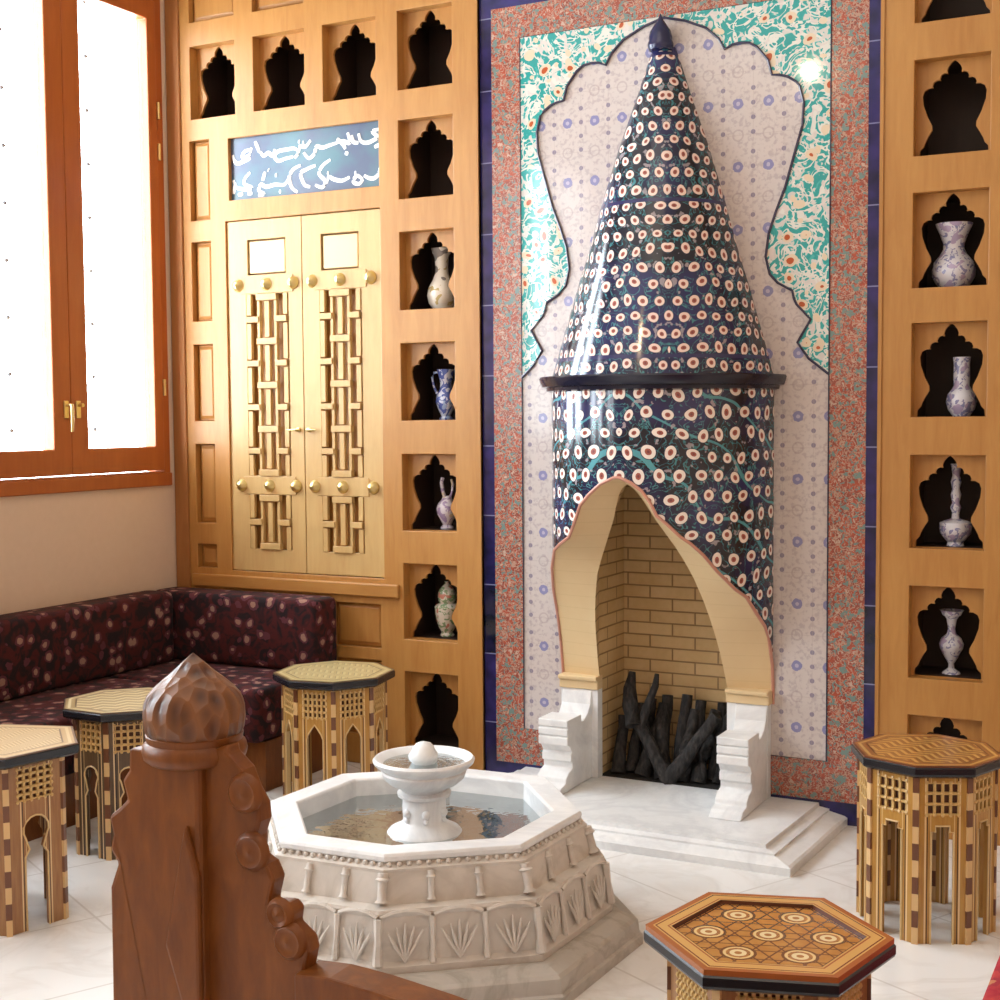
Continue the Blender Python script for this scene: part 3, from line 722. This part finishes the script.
# ------------------------------------------------------------------ sofas
def cushion(x0, x1, y0, y1, z0, z1, r=.03):
    b = MB(); n = 4
    def ring(z, ins):
        pts = []; rr_ = max(r-ins*.0, .001)
        for (cx, cy, a0) in ((x1-ins-r, y1-ins-r, 0), (x0+ins+r, y1-ins-r, 90), (x0+ins+r, y0+ins+r, 180), (x1-ins-r, y0+ins+r, 270)):
            for k in range(n+1): a = R_(a0+90*k/n); pts.append((cx+r*Cc(a), cy+r*S(a), z))
        return pts
    q = min(r, (z1-z0)*.4)
    rg = [ring(z0, q*.6), ring(z0+q*.3, q*.2), ring(z0+q, 0), ring(z1-q, 0), ring(z1-q*.3, q*.2), ring(z1-q*.05, q*.6), ring(z1, q*1.3)]
    b.rings(rg); b.cap(rg[0]); b.cap(rg[-1]); return b
s1 = thing('sofa', 'long low divan in dark paisley fabric under the window', 'sofa', (0, 0, 0))
MB().box(-2.60, -2.02, -3.6, -.72, 0, .22).build('base', 'walnut', s1)
cushion(-2.60, -1.98, -3.6, -.68, .22, .455).build('seat_cushion', 'fabric', s1, True)
cushion(-2.605, -2.43, -3.6, -.245, .46, .80).build('back_cushion', 'fabric', s1, True)
s2 = thing('sofa', 'short divan in dark paisley fabric along the oak panelling in the corner', 'sofa', (0, 0, 0))
MB().box(-2.60, -1.62, -.62, -.045, 0, .22).build('base', 'walnut', s2)
cushion(-2.60, -1.62, -.67, -.045, .22, .455).build('seat_cushion', 'fabric', s2, True)
cushion(-2.60, -1.615, -.235, -.045, .46, .795).build('back_cushion', 'fabric', s2, True)
s3 = thing('sofa', 'crimson patterned sofa seat cut off at the right foreground corner', 'sofa', (0, 0, 0))
MB().box(1.68, 2.3, -3.4, -1.9, 0, .24).build('base', 'walnut', s3)
cushion(1.63, 2.35, -3.45, -1.85, .24, .45, .02).build('seat_cushion', 'fabric_red', s3, True)

# ------------------------------------------------------------------ stools
def opening(kind, s_, H):
    w_ = s_*.22; zt = H*.66
    if kind == 'key':
        pts = [(-w_*.9, 0), (-w_*.9, zt*.62), (-w_*.55, zt*.68)]
        for k in range(11): a = R_(215-25*k); pts.append((w_*1.0*Cc(a), zt*.84+w_*1.0*S(a)))
        pts += [(w_*.55, zt*.68), (w_*.9, zt*.62), (w_*.9, 0)]
    elif kind == 'point':
        pts = [(-w_, 0), (-w_, zt*.86), (-w_*.75, zt*.92), (-w_*.4, zt*.97), (0, zt*1.02), (w_*.4, zt*.97), (w_*.75, zt*.92), (w_, zt*.86), (w_, 0)]
    else:
        pts = [(-w_*.95, 0), (-w_*.95, zt*.95), (-w_*.6, zt*.95), (-w_*.6, zt*1.0), (w_*.6, zt*1.0), (w_*.6, zt*.95), (w_*.95, zt*.95), (w_*.95, 0)]
    return pts
def stool(name, label, cat, cx, cy, Rt, Rl, H, n, rot, kind, topm, pm, cols=5, rows=4):
    t = thing(name, label, cat, (cx, cy, 0), R_(rot), group='inlaid stools standing around the fountain' if cat == 'stool' else None)
    ng = lambda r, z: [(r*Cc(2*PI*k/n), r*S(2*PI*k/n), z) for k in range(n)]
    b = MB(); rg = [ng(Rt*.93, H-.040), ng(Rt*.99, H-.032), ng(Rt, H-.026), ng(Rt, H-.008), ng(Rt*.985, H-.004)]
    b.rings(rg); b.cap(rg[0]); b.cap(rg[-1]); tb = b.build('tabletop', 'ebony', t)
    b = MB(); rg = [ng(Rt*.985, H-.005), ng(Rt*.985, H)]; b.rings(rg); b.cap(rg[0]); b.cap(rg[1]); b.build('marquetry', topm, tb)
    s_ = 2*Rl*S(PI/n); ap = Rl*Cc(PI/n); Hp = H-.038
    op = opening(kind, s_, H); z0, z1 = H*.72, H*.90; lw = s_*.30
    out = [(-s_/2+.002, 0)]+op+[(s_/2-.002, 0), (s_/2-.002, Hp), (-s_/2+.002, Hp)]
    pan = None
    for k in range(n):
        a = 2*PI*(k+.5)/n
        if pan is None:
            pan = MB().prism(out, [rect(-lw, lw, z0, z1)], 0, .016, XZ).build('side_panel', pm, t, bevel=.0015)
            lb = MB(); lb.box(-lw, lw, .011, .015, z0, z1)
            for i in range(cols+1): x = -lw+2*lw*i/cols; lb.box(x-.0042, x+.0042, .001, .010, z0, z1)
            for i in range(rows+1): z = z0+(z1-z0)*i/rows; lb.box(-lw, lw, .001, .010, z-.0042, z+.0042)
            for i in range(cols+1):
                for j in range(rows+1): lb.ball((-lw+2*lw*i/cols, .003, z0+(z1-z0)*j/rows), .0075, 6, 4)
            lt = lb.build('lattice', 'lattice', pan); lt.data.materials.append(M['lattice_back'])
            for pz in lt.data.polygons[:6]: pz.material_index = 1
            arch = None
            ab = MB(); ab.tube([(x, -.001, z) for x, z in op], .0032, 5); am = ab.build('arch_line', 'strip_light', pan)
            first = (pan, lt, am)
            p, l_, a_ = first
        else:
            p = first[0].copy(); COL.objects.link(p); p.parent = t
            l_ = first[1].copy(); COL.objects.link(l_); l_.parent = p
            a_ = first[2].copy(); COL.objects.link(a_); a_.parent = p
        p.location = (ap*Cc(a), ap*S(a), 0); p.rotation_euler = (0, 0, a+PI/2)
    for k in range(n):
        a = 2*PI*k/n
        if k == 0:
            st = MB().box(-.0095, .0095, -.003, .02, 0, Hp).build('corner_strip', 'strip', t)
            f0 = st
        else: st = f0.copy(); COL.objects.link(st); st.parent = t
        st.location = (Rl*Cc(a), Rl*S(a), 0); st.rotation_euler = (0, 0, a+PI/2)
    return t
M['strip_light'] = plain('bone_line_inlay', (.66, .46, .22), rough=.35)
stool('octagonal_stool', 'honey striped octagonal inlaid stool standing before the right-hand shelving column', 'stool', 1.235, -.93, .238, .213, .56, 8, 2, 'rect', 'top_right', 'panel_gold', 4, 3)
stool('hexagonal_stool', 'hexagonal inlaid stool with keyhole arches at the left edge of the room', 'stool', -1.475, -2.205, .264, .205, .585, 6, 18, 'key', 'top_left', 'panel_brown', 5, 5)
stool('octagonal_stool', 'straw-striped dark octagonal stool between the left-edge stool and the carved post', 'stool', -1.65, -1.44, .25, .205, .56, 8, -69, 'key', 'top_mid', 'panel_dark', 4, 4)
stool('octagonal_stool', 'pale-topped octagonal inlaid stool behind the fountain in front of the corner divan', 'stool', -1.235, -.645, .256, .218, .57, 8, -12, 'point', 'top_back', 'panel_gold', 5, 4)
stool('hexagonal_table', 'low hexagonal marquetry table with rosette top in the right foreground', 'table', 1.187, -2.536, .27, .215, .50, 6, 17.5, 'point', 'hex_top', 'panel_brown', 8, 5)
ht = bpy.data.objects['hexagonal_table']
# raised rim around the hexagonal top
b = MB(); hg = lambda r, z: [(r*Cc(2*PI*k/6), r*S(2*PI*k/6), z) for k in range(6)]
rg = [hg(.266, .4995), hg(.266, .508), hg(.208, .508), hg(.208, .4995)]; b.rings(rg); b.build('raised_rim', 'hex_top', ht)

# ------------------------------------------------------------------ fountain
FX, FY = -.158, -1.736
hv = [(-.194, -.485), (.147, -.463), (.453, -.218), (.471, .165)]; OC = hv+[(-x, -y) for x, y in hv]
fo = thing('fountain', 'octagonal carved white marble fountain basin with a small central bowl', 'fountain', (FX, FY, 0))
def oring(k, z, add=0):
    return [(x*k+add*x/.49, y*k+add*y/.49, z) for x, y in OC]
b = MB(); rg = [oring(1.38, 0), oring(1.38, .03), oring(1.36, .035), oring(1.35, .075), oring(1.33, .085), oring(1.24, .10)]
b.rings(rg); b.cap(rg[0]); b.cap(rg[-1]); b.build('plinth', 'plinth_marble', fo)
b = MB()
rg = [oring(1.19, .10), oring(1.195, .12), oring(1.16, .13), oring(1.13, .25), oring(1.145, .262), oring(1.14, .272), oring(1.06, .275), oring(1.03, .36), oring(1.035, .37), oring(.99, .378), oring(.985, .384)]
b.rings(rg); b.cap(rg[0]); b.build('basin_wall', 'fmarble', fo)
b = MB(); rg = [oring(.985, .384), oring(1.0, .388), oring(1.005, .402), oring(.995, .411), oring(.83, .411), oring(.815, .405), oring(.80, .14)]
b.rings(rg); b.cap(rg[-1]); b.build('rim', 'marble', fo, bevel=.003)
b = MB(); r_ = oring(.807, .352); b.cap(r_); b.build('water', 'water', fo)
bd = MB(); cw = MB(); lf = MB()
def lerp(a, c, t): return tuple(a[i]+(c[i]-a[i])*t for i in range(3))
colm = []
for k in range(8):
    k2 = (k+1) % 8
    T0, T1 = oring(1.035, .362)[k], oring(1.035, .362)[k2]; B0, B1 = oring(1.075, .285)[k], oring(1.075, .285)[k2]
    G0, G1 = oring(1.145, .25)[k], oring(1.145, .25)[k2]; H0, H1 = oring(1.18, .125)[k], oring(1.18, .125)[k2]
    D0, D1 = oring(1.0, .379)[k], oring(1.0, .379)[k2]
    for i in range(14): bd.ball(lerp(D0, D1, (i+.5)/14), .009, 6, 4)
    for t in (0, 1/3, 2/3):
        p, q = lerp(T0, T1, t), lerp(B0, B1, t); g_, h_ = lerp(G0, G1, t), lerp(H0, H1, t)
        r = .013 if t == 0 else .009
        c = MB(); c.tube([p, lerp(p, q, .15), lerp(p, q, .22), lerp(p, q, .3), lerp(p, q, .9), q], [r*1.1, r*1.1, r*1.7, r, r, r*1.6], 8)
        c.tube([g_, lerp(g_, h_, .5), h_], [r*1.1, r*.8, r*1.2], 6)
        c.build('colonnette', 'fmarble', fo, True)
    for j in range(3):
        ts = (j+.5)/3
        c0 = lerp(lerp(G0, G1, ts), lerp(H0, H1, ts), .95); nrm = Vector((c0[0], c0[1], 0)).normalized()*.004
        for dt in (-.11, -.055, 0, .055, .11):
            e_ = lerp(lerp(G0, G1, ts+dt), lerp(H0, H1, ts+dt), .12+abs(dt)*1.5)
            lf.tube([Vector(c0)+nrm, Vector(lerp(c0, e_, .6))+nrm*1.6, Vector(e_)+nrm], [.003, .0055, .002], 6)
        # scalloped lip over each palmette
        lf.tube([Vector(lerp(G0, G1, ts-.155))+Vector((0, 0, .003)), Vector(lerp(G0, G1, ts-.08))+Vector((0, 0, .014)), Vector(lerp(G0, G1, ts))+Vector((0, 0, .018)), Vector(lerp(G0, G1, ts+.08))+Vector((0, 0, .014)), Vector(lerp(G0, G1, ts+.155))+Vector((0, 0, .003))], .0065, 6)
bd.build('beading', 'fmarble', fo, True); lf.build('carved_palmettes', 'fmarble', fo, True)
b = MB()
b.lathe([(.0005, .14), (.12, .14), (.12, .335), (.118, .350), (.108, .362), (.075, .378), (.066, .39), (.068, .43), (.066, .46), (.082, .466), (.084, .476), (.07, .482), (.075, .492), (.105, .505), (.125, .522), (.132, .54), (.128, .546), (.140, .555), (.155, .568), (.158, .578), (.152, .585), (.142, .583), (.128, .565), (.08, .545), (.0005, .54)], 40, (.04, -.06, 0))
pb = b.build('pedestal_bowl', 'marble', fo, 50)
b = MB(); b.lathe([(.035, .54), (.04, .555), (.036, .565), (.046, .575), (.048, .590), (.038, .605), (.034, .615), (.022, .628), (.0005, .634)], 7, (.04, -.06, 0)); b.build('bud_finial', 'marble', pb, 80)
for a in range(3):
    an = R_(-90+a*55-20); b = MB(); cx_, cy_ = .04+.068*Cc(an), -.06+.068*S(an)
    b.ball((cx_, cy_, .42), .014, 8, 6); b.ball((cx_, cy_, .398), .009, 8, 6); b.build('carved_boss', 'marble', pb, True)
b = MB(); b.lathe([(.0005, .566), (.127, .566)], 32, (.04, -.06, 0)); b.build('bowl_water', 'water', pb)

# ------------------------------------------------------------------ carved bench end in the foreground
bn = thing('bench', 'reddish carved wooden bench end with domed finial in the left foreground', 'bench', (.36, -3.53, 0))
O = lambda x, z, dy=0: (2.02+(x-2.02)*(1+dy/1.87)-.36, 1.63+(z+w-1.63)*(1+dy/1.87))
PL = [(.215, -.085), (.235, .472), (.237, .69), (.255, .734), (.237, .756), (.245, .785), (.236, .819), (.261, .837), (.281, .855), (.270, .89), (.287, .911), (.289, .951)]
post = [O(x, z) for x, z in PL]+[O(.45, .951), O(.45, -.085)]
MB().prism(post, [], 0, .12, XZ).build('post', 'walnut', bn, bevel=.008)
# pointed notch between post and wing
MB().prism([O(.375, .60), O(.425, .83), O(.452, .74), O(.452, -.08), O(.412, -.08), O(.41, .5)], [], -.012, .004, XZ).build('carved_fillet', 'walnut', bn, bevel=.006)
WG = [(.45, .96), (.545, .992), (.545, .978), (.577, .952), (.591, .921), (.609, .895), (.611, .867), (.6, .838), (.599, .808), (.624, .796), (.638, .771), (.629, .741), (.627, .73), (.664, .735), (.677, .723), (.672, .699), (.7, .68), (.706, .657), (.699, .628), (.69, .60), (.69, -.085), (.45, -.085)]
MB().prism([O(x, z, .06) for x, z in WG], [], .02, .06, XZ).build('scalloped_wing', 'walnut', bn, bevel=.012)
b = MB()
for x, z, r in ((.565, .90, .036), (.578, .80, .036), (.635, .70, .028), (.655, .655, .034)):
    b = MB(); b.lathe([(r, 0), (r*.95, .008), (r*.75, .014), (r*.5, .010), (.0005, .016)], 16, (0, 0, 0))
    for i in range(len(b.v)-5*16, len(b.v)):
        p = b.v[i]; q_ = O(x, z, .02); b.v[i] = (p[0]+q_[0]-.012, 0.022-p[2], p[1]+q_[1])
    b.build('carved_scroll', 'walnut', bn, True)
pass
RL = [(.69, .627), (.76, .632), (.84, .628), (.95, .617), (1.06, .602), (1.3, .55), (1.7, .50), (1.7, .44), (1.2, .48), (.95, .545), (.69, .55)]
MB().prism([O(x, z, .06) for x, z in RL], [], .0, .075, XZ).build('arm_rail', 'walnut', bn, bevel=.012)
MB().prism([O(.62, -.085), O(.62, .552), O(.95, .547), O(1.2, .482), O(1.7, .442), O(1.7, -.085)], [], .028, .05, XZ).build('back_board', 'walnut', bn)
b = MB(); b.lathe([(.0005, .94), (.082, .94), (.092, .948), (.095, .96), (.092, .972), (.086, .978), (.088, .99), (.08, .996)], 28, (.393-.36, .06, w-.012)); b.build('neck_ring', 'walnut', bn, True)
b = MB()
prof = [(.0005, .99), (.098, .99), (.103, 1.0), (.105, 1.02), (.104, 1.042), (.097, 1.058), (.083, 1.072), (.065, 1.086), (.045, 1.101), (.024, 1.118), (.010, 1.129), (.0005, 1.136)]
sg = 64; vs = []
for r, z in prof:
    for i in range(sg):
        a = 2*PI*i/sg; lob = 1+.035*abs(S(4*a+ (z-1)*6))*(1 if 1.0 < z < 1.09 else .4)
        vs.append((.393-.36+r*.86*lob*Cc(a), .06+r*.86*lob*S(a), z+w-.012))
fs = [(j*sg+i, j*sg+(i+1) % sg, (j+1)*sg+(i+1) % sg, (j+1)*sg+i) for j in range(len(prof)-1) for i in range(sg)]
b.add(vs, fs); b.build('domed_finial', 'walnut_carved', bn, True)

# ------------------------------------------------------------------ ceiling lamp (out of the picture; its glint shows in the tiles)
lp = thing('pendant_lamp', 'small brass pendant lamp hanging above the fountain', 'lamp', (-.12, -2.75, 3.70))
MB().tube([(0, 0, .45), (0, 0, .06)], .008, 8).build('stem', 'brass', lp)
MB().lathe([(.02, .07), (.05, .05), (.085, .0), (.09, -.02), (.085, -.02), (.045, .045), (.015, .06)], 24).build('lamp_shade', 'brass', lp, True)
def point(loc, e, c, r):
    l = bpy.data.lights.new('lamp_bulb', 'POINT'); l.energy = e; l.color = c; l.shadow_soft_size = r
    o = bpy.data.objects.new('lamp_bulb', l); COL.objects.link(o); o.location = loc; return o
point((-.12, -2.75, 3.65), 12, (1, .80, .56), .035)
def area(loc, rot, sx, sy, e, c):  # unseen area lights added as warm fill, no fixture behind them
    l = bpy.data.lights.new('fill_light', 'AREA'); l.shape = 'RECTANGLE'; l.size = sx; l.size_y = sy; l.energy = e; l.color = c
    o = bpy.data.objects.new('fill_light', l); COL.objects.link(o); o.location = loc; o.rotation_euler = rot; return o
area((1.9, -4.6, 4.12), (0, 0, 0), 1.6, 1.6, 15, (1, .88, .74))
area((.3, -1.9, 4.12), (0, 0, 0), 1.2, 1.2, 6, (1, .86, .70))
# daylight enters through the windows; a portal in each opening guides the sampling of the sky
for a, b_ in wins:
    l = bpy.data.lights.new('window_portal', 'AREA'); l.shape = 'RECTANGLE'; l.size = WT-WB; l.size_y = b_-a; l.cycles.is_portal = True
    o = bpy.data.objects.new('window_portal', l); COL.objects.link(o); o.location = (WX-.17, (a+b_)/2, (WB+WT)/2); o.rotation_euler = (0, -PI/2, 0)
# sky
wd = bpy.data.worlds.new('world'); scene.world = wd; wd.use_nodes = True; nt = wd.node_tree
bg = nt.nodes['Background']; bg.inputs[0].default_value = (.84, .93, 1.0, 1); bg.inputs[1].default_value = 21.0

vs_ = scene.view_settings; vs_.view_transform = 'Standard'; vs_.look = 'None'; vs_.gamma = 1; vs_.exposure = 0.0; vs_.use_curve_mapping = False
